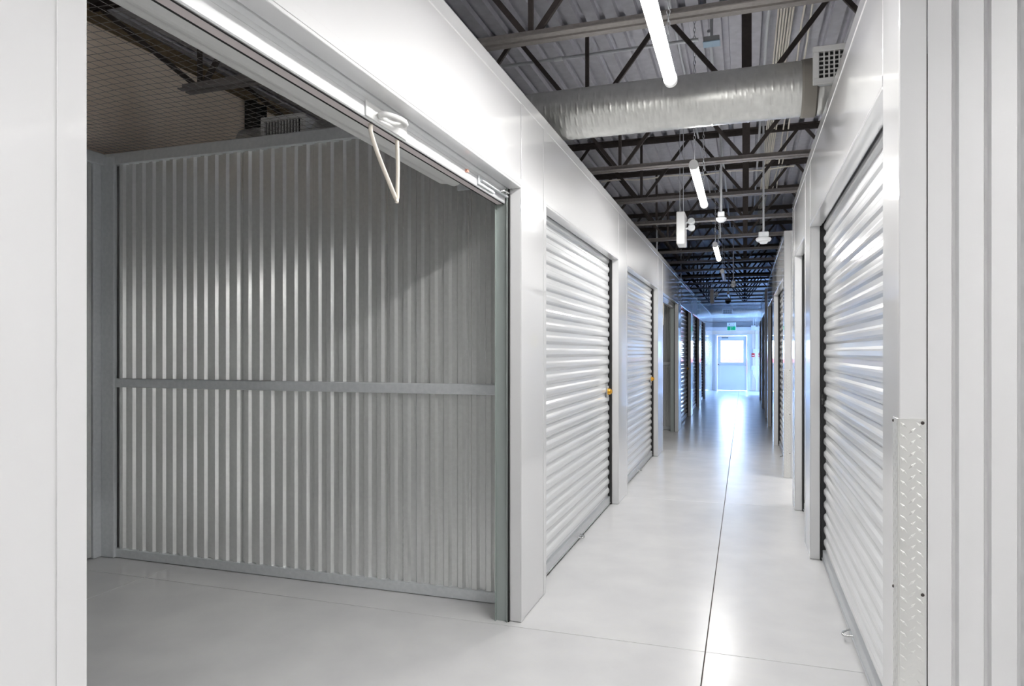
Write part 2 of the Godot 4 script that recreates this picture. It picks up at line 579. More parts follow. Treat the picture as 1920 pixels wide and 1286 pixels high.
func strip_light(x: float, y: float, d0: float, d1: float, on: bool, label: String, group := "", across := false) -> void:
	var len_ := d1 - d0
	var r := thing("strip_light", v(x, y, (d0 + d1) / 2), label, "ceiling light", group)
	if across: r.rotation_degrees.y = 90.0
	var h := len_ / 2
	var st := mb()
	var up := PackedVector2Array([Vector2(-0.012, 0.022), Vector2(0.012, 0.022), Vector2(0.012, 0.036), Vector2(-0.012, 0.036)])
	ext(st, up, Vector3(0, 0, h), Vector3(1, 0, 0), Vector3.UP, Vector3(0, 0, -len_))
	put("housing", mesh(st), M.housing, r)
	st = mb()
	var lens := PackedVector2Array()
	for k in 19:
		var a := deg_to_rad(112.0 + 316.0 * k / 18.0)
		lens.append(Vector2(cos(a) * 0.033, -0.008 + sin(a) * 0.031))
	ext(st, lens, Vector3(0, 0, h - 0.03), Vector3(1, 0, 0), Vector3.UP, Vector3(0, 0, -len_ + 0.06))
	put("lens", mesh(st), M.lens_on if on else M.lens_off, r)
	for s in [-1.0, 1.0]:
		st = mb()
		var cap := PackedVector2Array()
		for k in 20:
			var a := TAU * k / 20.0
			cap.append(Vector2(cos(a) * 0.036, -0.006 + sin(a) * (0.042 if sin(a) > 0.0 else 0.036)))
		ext(st, cap, Vector3(0, 0, s * (h - 0.034)), Vector3(1, 0, 0), Vector3.UP, Vector3(0, 0, s * 0.036))
		put("end_cap", mesh(st), M.housing, r)
		st = mb()
		var hook := Vector3(0, 0.16, s * (h - 0.12))
		tube(st, [Vector3(0, 0.034, s * (h - 0.06)), hook], 0.0025, 5)
		tube(st, [Vector3(0, 0.034, s * (h - 0.18)), hook], 0.0025, 5)
		chain(st, hook, Vector3(0, DECK - y, s * (h - 0.12)))
		put("hanging_chain", mesh(st), M.conduit, r)
	if on:
		var l := AreaLight3D.new()
		l.name = "lamp_glow"
		l.area_size = Vector2(0.06, len_ - 0.08)
		l.light_color = Color(1.0, 0.995, 0.985)
		l.light_energy = LAMP
		l.area_range = 40.0
		l.shadow_enabled = true
		l.position = Vector3(0, -0.042, 0)
		l.rotation_degrees = Vector3(-90, 0, 0)
		r.add_child(l)
		for q in [-0.36, 0.0, 0.36]:
			var g := OmniLight3D.new()
			g.name = "lens_glow"
			g.light_color = l.light_color
			g.light_energy = GLOW
			g.light_size = 0.03
			g.omni_range = 40.0
			g.omni_attenuation = 2.0
			g.shadow_enabled = true
			g.position = Vector3(0, -0.075, q * len_)
			r.add_child(g, true)

func spiral_duct(called: String, label: String, x0: float, x1: float, y: float, d: float, rad: float, parent: Node3D) -> MeshInstance3D:
	var st := mb()
	var n := 44
	var nx := int((x1 - x0) / 0.0095)
	var prof := func(t: float) -> float:
		var f: float = fposmod(t, 0.115) / 0.115
		var z := 0.0
		if f < 0.07: z = 0.0028 * sin(f / 0.07 * PI)
		elif absf(f - 0.37) < 0.04 or absf(f - 0.68) < 0.04: z = 0.0008
		return z
	var ring := func(i: int, k: int) -> Vector3:
		var t := x0 + (x1 - x0) * i / nx
		var a := TAU * k / n
		var R: float = rad + prof.call(t + 0.115 * k / n)
		return v(t, y + R * sin(a), d + R * cos(a))
	for i in nx + 1:
		for k in n + 1:
			var p: Vector3 = ring.call(i, k)
			var a := TAU * k / n
			var e: float = (prof.call(x0 + (x1 - x0) * (i + 0.5) / nx + 0.115 * k / n) - prof.call(x0 + (x1 - x0) * (i - 0.5) / nx + 0.115 * k / n)) / ((x1 - x0) / nx)
			st.set_normal(Vector3(-e, sin(a), -cos(a)).normalized())
			st.add_vertex(p)
	for i in nx:
		for k in n:
			var a := i * (n + 1) + k
			for q in [a, a + n + 2, a + 1, a, a + n + 1, a + n + 2]: st.add_index(q)
	return put(called, mesh(st), M.duct, parent)

func grille_box(parent: Node3D, x0: float, x1: float, y0: float, y1: float, d: float, depth: float, cross: bool) -> void:
	var r := Node3D.new()
	r.name = "air_grille"
	parent.add_child(r, true)
	r.position = v((x0 + x1) / 2, y0, d) - parent.position
	r.set_meta("label", "white air grille on a sheet metal box")
	var w := (x1 - x0) / 2
	var h := y1 - y0
	var st := mb()
	box(st, Vector3(-w + 0.01, 0.01, -depth), Vector3(w - 0.01, h - 0.01, -0.03), 0.003)
	put("plenum", mesh(st), M.galv_trim, r)
	st = mb()
	var b := 0.035
	box(st, Vector3(-w, 0, -0.028), Vector3(w, b, 0), 0.003)
	box(st, Vector3(-w, h - b, -0.028), Vector3(w, h, 0), 0.003)
	box(st, Vector3(-w, b, -0.028), Vector3(-w + b, h - b, 0), 0.003)
	box(st, Vector3(w - b, b, -0.028), Vector3(w, h - b, 0), 0.003)
	put("frame", mesh(st), M.white_matt, r)
	st = mb()
	box(st, Vector3(-w + b, b, -0.0295), Vector3(w - b, h - b, -0.028), 0.0)
	put("backing", mesh(st), M.dark, r)
	var n := int((2 * w - 2 * b) / 0.026)
	for i in range(1, n):
		st = mb()
		var x := -w + b + (2 * w - 2 * b) * i / n
		box(st, Vector3(x - 0.004, b, -0.024), Vector3(x + 0.004, h - b, -0.004), 0.001)
		put("blade", mesh(st), M.white_matt, r)
	if cross:
		var k := int((h - 2 * b) / 0.026)
		for i in range(1, k):
			st = mb()
			var yy := b + (h - 2 * b) * i / k
			box(st, Vector3(-w + b, yy - 0.003, -0.027), Vector3(w - b, yy + 0.003, -0.012), 0.001)
			put("blade", mesh(st), M.white_matt, r)

func emergency_light(x: float, y: float, d: float, label: String) -> void:
	var r := thing("emergency_light", v(x, y, d), label, "emergency light")
	var st := mb()
	box(st, Vector3(-0.043, 0, -0.15), Vector3(0.043, 0.345, 0.15), 0.008)
	put("battery_box", mesh(st), M.housing, r)
	for q in [[0.255, 0.03], [0.195, 0.0]]:
		st = mb()
		lathe(st, [Vector2(0, 0), Vector2(0.03, 0.0), Vector2(0.039, 0.012), Vector2(0.036, 0.04), Vector2(0.02, 0.06), Vector2(0, 0.064)], Vector3(0.105, q[0], 0.045 + q[1]), Vector3(0, -0.35, -0.94).normalized() * 1.0, 16)
		tube(st, [Vector3(0.043, q[0] - 0.02, 0.02), Vector3(0.1, q[0], 0.02 + q[1])], 0.012, 8)
		put("lamp_head", mesh(st), M.lens_off, r)
	for q in [-0.02, 0.02]:
		st = mb()
		tube(st, [Vector3(q, 0.34, q), Vector3(q, DECK - y, q)], 0.004, 6)
		put("hanger_rod", mesh(st), M.conduit, r)

func sensor(x: float, y: float, d: float, w: float, label: String, wide: bool) -> void:
	var r := thing("occupancy_sensor", v(x, y, d), label, "sensor")
	var st := mb()
	if wide:
		lathe(st, [Vector2(0, -0.055), Vector2(w * 0.2, -0.05), Vector2(w * 0.3, -0.03), Vector2(w * 0.42, -0.025), Vector2(w * 0.5, -0.005), Vector2(w * 0.48, 0.012), Vector2(w * 0.3, 0.022), Vector2(0, 0.022)], Vector3.ZERO, Vector3.UP, 24)
	else:
		lathe(st, [Vector2(0, -0.035), Vector2(w * 0.25, -0.031), Vector2(w * 0.42, -0.016), Vector2(w * 0.5, 0.0), Vector2(w * 0.5, 0.012), Vector2(0, 0.012)], Vector3.ZERO, Vector3.UP, 24)
	put("dome", mesh(st), M.lens_off, r)
	st = mb()
	box(st, Vector3(-w * 0.32, 0.02, -w * 0.32), Vector3(w * 0.32, 0.075, w * 0.32), 0.006)
	put("junction_box", mesh(st), M.galv_trim, r)
	st = mb()
	tube(st, [Vector3(0, 0.07, 0), Vector3(0, DECK - y, 0)], 0.011, 10)
	put("stem_pipe", mesh(st), M.conduit, r)

func conduit(label: String, pts: Array, rad: float, group := "", material: Material = null) -> Node3D:
	var r := thing("conduit", pts[0], label, "conduit", group)
	var loc := []
	for p in pts: loc.append(p - pts[0])
	var st := mb()
	tube(st, loc, rad, 10)
	put("pipe", mesh(st), material if material else M.conduit, r)
	for i in pts.size() - 1:
		var a: Vector3 = loc[i]
		var b: Vector3 = loc[i + 1]
		var L := (b - a).length()
		if L > 1.2:
			st = mb()
			var c := a.lerp(b, 0.45)
			var dd := (b - a).normalized()
			tube(st, [c - dd * 0.035, c + dd * 0.035], rad * 1.35, 10)
			put("coupling", mesh(st), M.galv_trim, r)
	return r

# ------------------------------------------------------------------ corner guard of tread plate
func corner_guard(x: float, d: float, label: String) -> void:
	var r := thing("corner_guard", v(x, 0.003, d), label, "corner guard")
	var w := 0.074
	var h := 1.335
	var t := 0.004
	# L in plan: one leg runs along the corridor (depth), the other along the side aisle
	var st := mb()
	box(st, Vector3(-t, 0, -w), Vector3(0, h, t), 0.001)
	box(st, Vector3(0, 0, 0), Vector3(w, h, t), 0.001)
	put("plate", mesh(st), M.plate, r)
	st = mb()
	var rows := int(h / 0.037)
	for i in rows:
		for c in 3:
			var y := 0.02 + i * 0.037 + (0.0185 if c == 1 else 0.0)
			if y > h - 0.02: continue
			var u := 0.013 + c * 0.023
			var sg := -1.0 if c != 1 else 1.0
			for leg in 2:
				var ax := Vector3(1, 0, 0) if leg == 0 else Vector3(0, 0, -1)
				var nn := Vector3(0, 0, 1) if leg == 0 else Vector3(-1, 0, 0)
				var o := ax * u + nn * (t + 0.0001) + Vector3(0, y, 0)
				var a := (ax * sg + Vector3.UP).normalized() * 0.0145
				var b := (ax - Vector3.UP * sg).normalized() * 0.0038
				var top := nn * 0.0020
				var p := [o - a, o + b, o + a, o - b]
				for k in 4:
					var q0: Vector3 = p[k]
					var q1: Vector3 = p[(k + 1) % 4]
					var nrm := ((q0 + q1) * 0.5 - o).normalized() * 0.6 + nn
					tri(st, q0, q1, o + top, nrm.normalized(), nrm.normalized(), nn)
	put("raised_tread", mesh(st), M.plate, r)
	for y in [0.3, 0.78, h - 0.012]:
		for q in [[w - 0.008, 0], [w - 0.012, 1]]:
			st = mb()
			var o := Vector3(q[0], y, t) if q[1] == 0 else Vector3(-t, y, -q[0])
			lathe(st, [Vector2(0, 0.004), Vector2(0.003, 0.0035), Vector2(0.0055, 0.001), Vector2(0.0055, 0)], o, Vector3(0, 0, 1) if q[1] == 0 else Vector3(-1, 0, 0), 10)
			put("screw", mesh(st), M.joist, r)

const LAMP := 2.7       # downward light of one strip light
const GLOW := 0.06       # light leaving its wrap-around lens, per third

# ==================================================================
func _ready() -> void:
	# ---- camera
	var cam := Camera3D.new()
	cam.name = "camera"
	add_child(cam)
	cam.position = Vector3(0, 1.55, 0)
	cam.rotation_degrees = Vector3(0, 18.5, 0)
	cam.projection = Camera3D.PROJECTION_FRUSTUM
	cam.near = 0.05
	cam.far = 300.0
	cam.size = 2.0 * 0.05 * 643.0 / 1300.0
	cam.frustum_offset = Vector2(0, 0.05 * 17.0 / 1300.0)
	cam.current = true
	# ---- sky, exposure
	var we := WorldEnvironment.new()
	we.name = "world"
	var env := Environment.new()
	env.background_mode = Environment.BG_SKY
	var sky := Sky.new()
	var sm := ProceduralSkyMaterial.new()
	sm.sky_top_color = Color(0.48, 0.68, 0.98)
	sm.sky_horizon_color = Color(0.82, 0.91, 1.0)
	sm.ground_bottom_color = Color(0.5, 0.5, 0.5)
	sm.ground_horizon_color = Color(0.8, 0.82, 0.85)
	sm.sky_energy_multiplier = 4.2
	sm.ground_energy_multiplier = 2.5
	sky.sky_material = sm
	env.sky = sky
	env.tonemap_mode = Environment.TONE_MAPPER_LINEAR
	env.tonemap_exposure = 1.33
	env.sdfgi_enabled = true
	env.ssao_enabled = true
	env.ssil_enabled = true
	we.environment = env
	add_child(we)

	materials()
	build_shell()
	build_corridor()
	build_overhead()
	build_far_end()

# ------------------------------------------------------------------ room shell
func build_shell() -> void:
	var f := setting("floor", "glossy pale grey painted concrete floor cut by thin joints")
	var xs := [-5.1, -3.91, -0.19, 3.53, 5.7]
	put("joint_bed", boxm(-5.2, 5.8, -0.25, -0.012, -8.0, 29.8, 0.0), M.joint, f)
	for j in range(-2, 8):
		for i in 4:
			var st := mb()
			box(st, v(xs[i] + 0.0025, -0.0118, 3.718 * j + 0.0026), v(xs[i + 1] - 0.0025, 0.0, 3.718 * (j + 1) - 0.0026), 0.0015)
			put("slab", mesh(st), M.floor, f)
	var c := setting("ceiling", "grey fluted steel roof deck")
	var line := [Vector2(0, 0)]
	for i in 6:
		var x := i * 0.1525
		line.append_array([Vector2(x + 0.046, 0), Vector2(x + 0.054, 0.042), Vector2(x + 0.098, 0.042), Vector2(x + 0.106, 0)])
	line.append(Vector2(0.9145, 0))
	var st2 := mb()
	ext(st2, sheet(line, -0.0015), Vector3.ZERO, Vector3(1, 0, 0), Vector3.UP, v(0, 0, 37.6))
	var dm := mesh(st2)
	for i in 12: put("deck_sheet", dm, M.deck, c, v(-5.1 + i * 0.915, DECK + 0.0008 * (i % 2), -7.9))
	put("roof_slab", boxm(-5.3, 5.9, DECK + 0.045, DECK + 0.2, -8.1, 29.9, 0.0), M.dark, c)
	# outer walls
	var wl := setting("wall_left", "beige building wall behind the storage units")
	var wst := mb()
	box(wst, v(-5.05, -0.2, -8.0), v(-4.72, DECK + 0.05, 29.8), 0.0)
	put("wall_face", mesh(wst), M.beige, wl)
	put("eave_beam", boxm(-4.718, -4.66, 4.055, 4.165, -7.9, 29.3, 0.006), M.brown, wl)
	for d in [-1.88, 5.78, 13.44]:
		put("column", column_mesh(d), M.dark, wl)
	var wr := setting("wall_right", "building wall beyond the side aisles")
	var rst := mb()
	box(rst, v(5.5, -0.2, -8.0), v(5.8, DECK + 0.05, 26.7), 0.0)
	box(rst, v(5.5, -0.2, 26.7), v(5.8, 0.3, 29.0), 0.0)
	box(rst, v(5.5, 2.7, 26.7), v(5.8, DECK + 0.05, 29.0), 0.0)
	box(rst, v(5.5, -0.2, 29.0), v(5.8, DECK + 0.05, 29.8), 0.0)
	put("wall_face", mesh(rst), M.white_matt, wr)
	var wb := setting("wall_back", "building wall behind the camera end of the corridor")
	put("wall_face", boxm(-5.25, 5.8, -0.2, DECK + 0.05, -8.2, -7.9, 0.0), M.white_matt, wb)

func column_mesh(d: float) -> ArrayMesh:
	var st := mb()
	for q in [-0.08, 0.068]:
		box(st, v(-4.715, 3.05, d + q), v(-4.57, 4.05, d + q + 0.012), 0.002)
	box(st, v(-4.65, 3.05, d - 0.068), v(-4.638, 4.05, d + 0.068), 0.0)
	return mesh(st)

# ------------------------------------------------------------------ the corridor
func build_corridor() -> void:
	var LB := [[1.014, 3.78], [4.31, 7.03], [7.60, 10.45], [11.10, 13.80], [14.45, 17.2], [17.8, 20.45], [21.15, 23.7]]
	var wl := setting("wall_corridor_left", "glossy white steel storage front with pilasters and headers")
	storage_wall(wl, -1.0, -7.5, 29.28, [[0.46, 0.46]] + LB)
	var RB1 := [[2.775, 5.63], [6.13, 7.31]]
	var wr := setting("wall_corridor_right", "glossy white steel storage front opposite the open unit")
	storage_wall(wr, 1.0, 2.494, 7.62, RB1)
	var RB2 := [[9.46, 12.30], [12.86, 15.38]]
	var wr2 := setting("wall_corridor_right_middle", "white storage front between two side aisles")
	storage_wall(wr2, 1.0, 9.172, 15.75, RB2)
	var RB3 := [[17.6, 20.3], [20.9, 23.6]]
	var wr3 := setting("wall_corridor_right_far", "white storage front beside the exit door")
	storage_wall(wr3, 1.0, 17.3, 26.4, RB3)
	var wr0 := setting("wall_corridor_right_behind", "white storage front beside the first side aisle")
	storage_wall(wr0, 1.0, -7.5, 0.95, [])
	# return walls of the side aisles: ribbed white sheets
	var k := 0
	for q in [[2.494, 1], [9.172, 1], [17.3, 1], [7.62, -1], [15.75, -1], [0.95, -1], [26.4, -1]]:
		var d: float = q[0]
		var o: float = q[1]
		var r := setting(["wall_aisle_near", "wall_aisle_middle", "wall_aisle_far", "wall_aisle_rear", "wall_aisle_rear_middle", "wall_aisle_front", "wall_aisle_end"][k], "white ribbed steel wall facing a side aisle")
		k += 1
		if o > 0:
			put("corner_trim", boxm(RX - 0.0015, RX + 0.078, 0.002, WT, d - 0.0015, d + 0.02, 0.003), M.white, r)
			ribbed(r, v(RX + 0.079, 0, d + 0.012), v(5.5, 0, d + 0.012), Vector3(0, 0, 1), 0.004, WT, M.white, 0.522, 0.087, 0.016)
		else:
			ribbed(r, v(5.5, 0, d - 0.012), v(RX + 0.07, 0, d - 0.012), Vector3(0, 0, -1), 0.004, WT, M.white, 0.522, 0.087, 0.016)
	corner_guard(RX - 0.002, 2.492, "diamond tread plate corner guard beside the white ribbed wall and wide white roll-up door")
	corner_guard(RX - 0.002, 9.170, "diamond tread plate corner guard at the next side aisle past the narrow door")
	# doors
	var o1 := open_door(-1, 1.014, 3.78, "white roll-up door wound up above the open storage unit", true)
	var fx := LX - 0.090
	pull_rope(o1, [v(fx - 0.02, 2.405, 2.291), v(fx - 0.02, 2.37, 2.289), v(fx - 0.02, 2.29, 2.353), v(fx - 0.02, 2.165, 2.481), v(fx - 0.02, 2.152, 2.489), v(fx - 0.02, 2.167, 2.495), v(fx - 0.02, 2.3, 2.499), v(fx - 0.02, 2.405, 2.493)], 0.0085)
	closed_door(-1, 4.31, 7.03, true, "closed white roll-up door with a brass lock next to the open unit", 6.90)
	closed_door(-1, 7.60, 10.45, true, "second closed white roll-up door with a brass lock past the open unit", 10.32)
	var o2 := open_door(-1, 11.10, 13.80, "rolled-up door of the second open unit down the corridor", false)
	pull_rope(o2, [v(fx - 0.02, 2.40, 12.0), v(fx - 0.02, 2.2, 12.02), v(fx - 0.02, 2.02, 12.12), v(fx - 0.02, 2.2, 12.2), v(fx - 0.02, 2.40, 12.2)], 0.009)
	closed_door(-1, 14.45, 17.2, false, "closed roll-up door with a brass lock past the second open unit", 17.07)
	closed_door(-1, 17.8, 20.45, false, "closed roll-up door between the white pilasters near the exit")
	closed_door(-1, 21.15, 23.7, false, "last closed roll-up door before the plain white wall by the exit")
	var r1 := closed_door(1, 2.775, 5.63, true, "wide closed white roll-up door facing the open unit", -1.0)
	var st := mb()
	box(st, v(RX + 0.075, 1.16, 5.56), v(RX + 0.10, 1.24, 5.60), 0.004)
	tube(st, [v(RX + 0.08, 1.20, 5.50), v(RX + 0.08, 1.20, 5.62)], 0.009, 8)
	put("slide_latch", mesh(st), M.dark, r1)
	closed_door(1, 6.13, 7.31, false, "narrow closed white roll-up door next to the side aisle")
	var r3 := closed_door(1, 9.46, 12.30, true, "closed white roll-up door with a yellow tag past the side aisle")
	st = mb()
	box(st, v(RX + 0.078, 1.62, 9.9), v(RX + 0.084, 1.82, 10.0), 0.002)
	put("yellow_tag", mesh(st), M.yellow, r3)
	closed_door(1, 12.86, 15.38, false, "closed roll-up door beside the last side aisle")
	for q in RB3: closed_door(1, q[0], q[1], false, "closed roll-up door on the dark side of the corridor near the exit")

	# ---- the open units
	partition("wall_partition", "grey galvanised ribbed partition of the open storage unit", -4.50, -1.36, 4.04)
	partition("wall_partition_near", "grey galvanised partition nearer than the open unit's doorway", -4.50, -1.36, 0.70)
	partition("wall_partition_second_unit", "grey galvanised ribbed partition inside the second open unit", -4.50, -1.36, 14.10)
	var ub := setting("wall_unit_back", "grey galvanised ribbed back wall of the open storage unit")
	ribbed(ub, v(-4.64, 0, 0.70), v(-4.64, 0, 3.92), Vector3(1, 0, 0), 0.02, WT - 0.03, M.galv, 0.572, 0.0953, 0.019)
	put("top_rail", boxm(-4.66, -4.585, WT - 0.085, WT, 0.68, 4.05, 0.004), M.galv_trim, ub)
	st = mb()
	box(st, v(-4.655, 0.003, 3.925), v(-4.615, WT - 0.02, 4.02), 0.003)
	box(st, v(-4.615, 0.003, 3.99), v(-4.49, WT - 0.02, 4.02), 0.003)
	put("corner_post", mesh(st), M.galv_trim, ub)
	put("back_liner", boxm(-4.68, -4.665, 0.002, WT, -7.5, 28.0, 0.0), M.galv, ub)
	# wire mesh laid over the open unit
	st = mb()
	var ym := WT + 0.008
	var sag := func(x: float, d: float) -> float:
		return -0.012 * sin((x + 4.6) * 1.9) * sin(d * 2.3) - 0.006 * sin(x * 7.0 + d * 3.0)
	var i := 0
	var d := 0.74
	while d < 4.02:
		var pts := []
		for q in 17:
			var x := -4.6 + 3.24 * q / 16.0
			pts.append(v(x, ym + sag.call(x, d), d))
		tube(st, pts, 0.0014, 4, false)
		d += 0.064
	var x := -4.58
	while x < -1.37:
		var pts := []
		for q in 17:
			var dd := 0.72 + 3.3 * q / 16.0
			pts.append(v(x, ym + 0.003 + sag.call(x, dd), dd))
		tube(st, pts, 0.0014, 4, false)
		x += 0.064
	var wm := put("wire_mesh", mesh(st), M.wire, self)
	wm.name = numbered("wire_mesh_cover")
	tag(wm, "thin steel wire mesh stretched over the top of the open unit", "wire mesh", "", "stuff")

# ------------------------------------------------------------------ joists, ducts, lamps
func build_overhead() -> void:
	for k in range(0, 16): joist(3.94 + 1.56 * k, k)
	var lx := -0.37
	strip_light(lx, 3.0, 2.25, 3.77, true, "lit strip light hanging on chains just before the round duct")
	strip_light(lx, 3.0, 5.52, 7.06, true, "lit strip light hanging just beyond the round duct")
	strip_light(lx, 3.0, 9.72, 11.26, true, "lit strip light hanging past the twin-head emergency lamp")
	strip_light(lx, 3.0, 12.95, 14.45, false, "unlit strip light hanging past the last lit one")
	strip_light(lx, 3.0, 17.7, 19.2, false, "unlit strip light hanging near the dark dome camera")
	strip_light(lx, 3.0, -1.5, 0.02, true, "lit strip light behind the camera", "lit strip lights behind the viewpoint")
	strip_light(lx, 3.0, -5.2, -3.7, true, "lit strip light behind the camera", "lit strip lights behind the viewpoint")
	for q in [[1.72, "lit strip light over the first side aisle"], [8.4, "lit strip light over the side aisle past the narrow door"]]:
		strip_light(2.1, 3.0, q[0] - 0.75, q[0] + 0.75, true, q[1] + ", closer to the corridor", "lit strip lights over the side aisles", true)
		strip_light(4.1, 3.0, q[0] - 0.75, q[0] + 0.75, true, q[1] + ", deeper in", "lit strip lights over the side aisles", true)
	# duct across the corridor
	var du := thing("spiral_duct", v(0, 0, 0), "round galvanised spiral duct crossing above the corridor", "duct")
	spiral_duct("duct_body", "", -3.95, 0.36, 3.245, 4.83, 0.172, du)
	spiral_duct("duct_body", "", 0.44, 1.6, 3.22, 4.83, 0.15, du)
	var st := mb()
	lathe(st, [Vector2(0.12, 0), Vector2(0.176, 0), Vector2(0.18, 0.012), Vector2(0.18, 0.085), Vector2(0.155, 0.1), Vector2(0.12, 0.1)], v(0.345, 3.243, 4.83), Vector3(1, 0, 0), 36)
	put("taped_collar", mesh(st), M.tape, du)
	grille_box(du, 0.40, 0.78, 3.185, 3.415, 4.60, 0.16, true)
	grille_box(du, -3.62, -3.22, 3.10, 3.40, 4.56, 0.2, false)
	# hanging fittings
	emergency_light(-0.64, 2.70, 7.70, "white twin-head emergency lamp box hanging past the round duct")
	emergency_light(-0.72, 2.70, 17.2, "twin-head emergency lamp box hanging near the unlit lights")
	sensor(-0.22, 2.90, 7.36, 0.105, "round white sensor dome on a pipe beside the emergency lamp", false)
	sensor(0.20, 2.77, 7.97, 0.16, "wide white sensor dome on a pipe by the side aisle", true)
	sensor(-0.20, 2.88, 14.4, 0.12, "small white sensor on a pipe among the unlit lights", true)
	var dc := thing("dome_camera", v(-0.408, 2.92, 19.5), "dark dome camera hanging before the far duct", "camera")
	st = mb()
	lathe(st, [Vector2(0, -0.075), Vector2(0.04, -0.066), Vector2(0.066, -0.036), Vector2(0.072, 0.0), Vector2(0, 0.0)], Vector3.ZERO, Vector3.UP, 20)
	put("dome", mesh(st), M.dark, dc)
	st = mb()
	lathe(st, [Vector2(0, 0), Vector2(0.078, 0.0), Vector2(0.078, 0.03), Vector2(0.03, 0.05), Vector2(0, 0.05)], Vector3.ZERO, Vector3.UP, 20)
	put("mount", mesh(st), M.steel_gray, dc)
	st = mb()
	tube(st, [Vector3(0, 0.05, 0), Vector3(0, DECK - 2.92, 0)], 0.01, 8)
	put("stem_pipe", mesh(st), M.conduit, dc)
	# conduits, cables and boxes under the deck
	conduit("silver conduit running across under the deck before the round duct", [v(-2.4, 4.0, 5.62), v(-0.34, 4.0, 5.62)], 0.014)
	conduit("silver conduit running along the deck from the pale blue box", [v(-0.265, 4.1, 5.72), v(-0.265, 4.1, 9.0), v(-0.265, 4.12, 15.0)], 0.014)
	conduit("thin silver conduit strapped lengthwise to the deck", [v(0.184, 4.13, 4.6), v(0.184, 4.13, 5.3), v(0.17, 4.09, 5.7), v(0.17, 4.09, 14.0)], 0.013)
	conduit("thin silver conduit running lengthwise above the first lamp", [v(-0.52, 4.12, 3.0), v(-0.52, 4.12, 12.0)], 0.012)
	conduit("silver drop pipe rising behind the wall near the second closed door", [v(-1.42, 2.98, 12.08), v(-1.42, DECK, 12.08)], 0.014)
	conduit("silver drop pipe rising behind the wall past the second open unit", [v(-1.42, 2.98, 16.9), v(-1.42, DECK, 16.9)], 0.014)
	conduit("silver drop pipe hanging beside the second lit lamp", [v(-0.30, 3.06, 9.6), v(-0.30, DECK, 9.6)], 0.012)
	var jb := thing("junction_box", v(-0.24, 3.985, 5.64), "small pale blue junction box under the deck by the round duct", "electrical box")
	st = mb()
	box(st, Vector3(-0.06, -0.02, -0.05), Vector3(0.06, 0.02, 0.05), 0.004)
	put("box_body", mesh(st), M.steel_gray, jb)
	st = mb()
	box(st, Vector3(-0.012, 0.0201, -0.004), Vector3(0.012, DECK - 3.985, 0.004), 0.001)
	put("hanger_strap", mesh(st), M.conduit, jb)
	st = mb()
	box(st, Vector3(-0.065, -0.028, -0.055), Vector3(0.065, -0.0205, 0.055), 0.003)
	put("cover_plate", mesh(st), M.paleblue, jb)
	for i in 6:
		var cb := thing("white_cable", v(0.25 + i * 0.0205, 4.14, 1.0), "white cable in the bundle tied lengthwise under the deck", "cable", "white cables bundled under the deck")
		var pts := []
		for k in 30:
			var dd := k * 0.62
			pts.append(Vector3(0.0018 * sin(dd * 2.1 + i), 0.008 * sin(dd * 1.7 + i * 2.0), -dd))
		st = mb()
		tube(st, pts, 0.008, 6)
		put("jacket", mesh(st), M.cable, cb)
	for i in 2:
		var cb := thing("white_cable", v(0.44 + i * 0.05, 4.13, 3.5), "single white cable tied along the deck beside the cable bundle", "cable", "single white cables beside the bundle")
		var pts := []
		for k in 16: pts.append(Vector3(0.012 * sin(k * 1.3 + i), 0.008 * sin(k * 2.0 + i), -k * 0.6))
		st = mb()
		tube(st, pts, 0.008, 6)
		put("jacket", mesh(st), M.cable, cb)
	var cc := thing("white_cable", v(-2.0, 4.06, 10.12), "white cable drooping across along a roof joist", "cable")
	var cp := []
	for k in 24: cp.append(Vector3(k * 0.115, 0.012 * sin(k * 0.9), 0.0))
	st = mb()
	tube(st, cp, 0.011, 6)
	put("jacket", mesh(st), M.cable, cc)
	# dark steel joist bridging on the deck flank of the units
	var fd := thing("spiral_duct", v(0, 0, 0), "larger galvanised spiral duct crossing above the exit door", "duct")
	spiral_duct("duct_body", "", -4.9, 5.4, 3.15, 28.55, 0.26, fd)
	grille_box(fd, -0.80, -0.42, 3.02, 3.24, 28.26, 0.1, true)

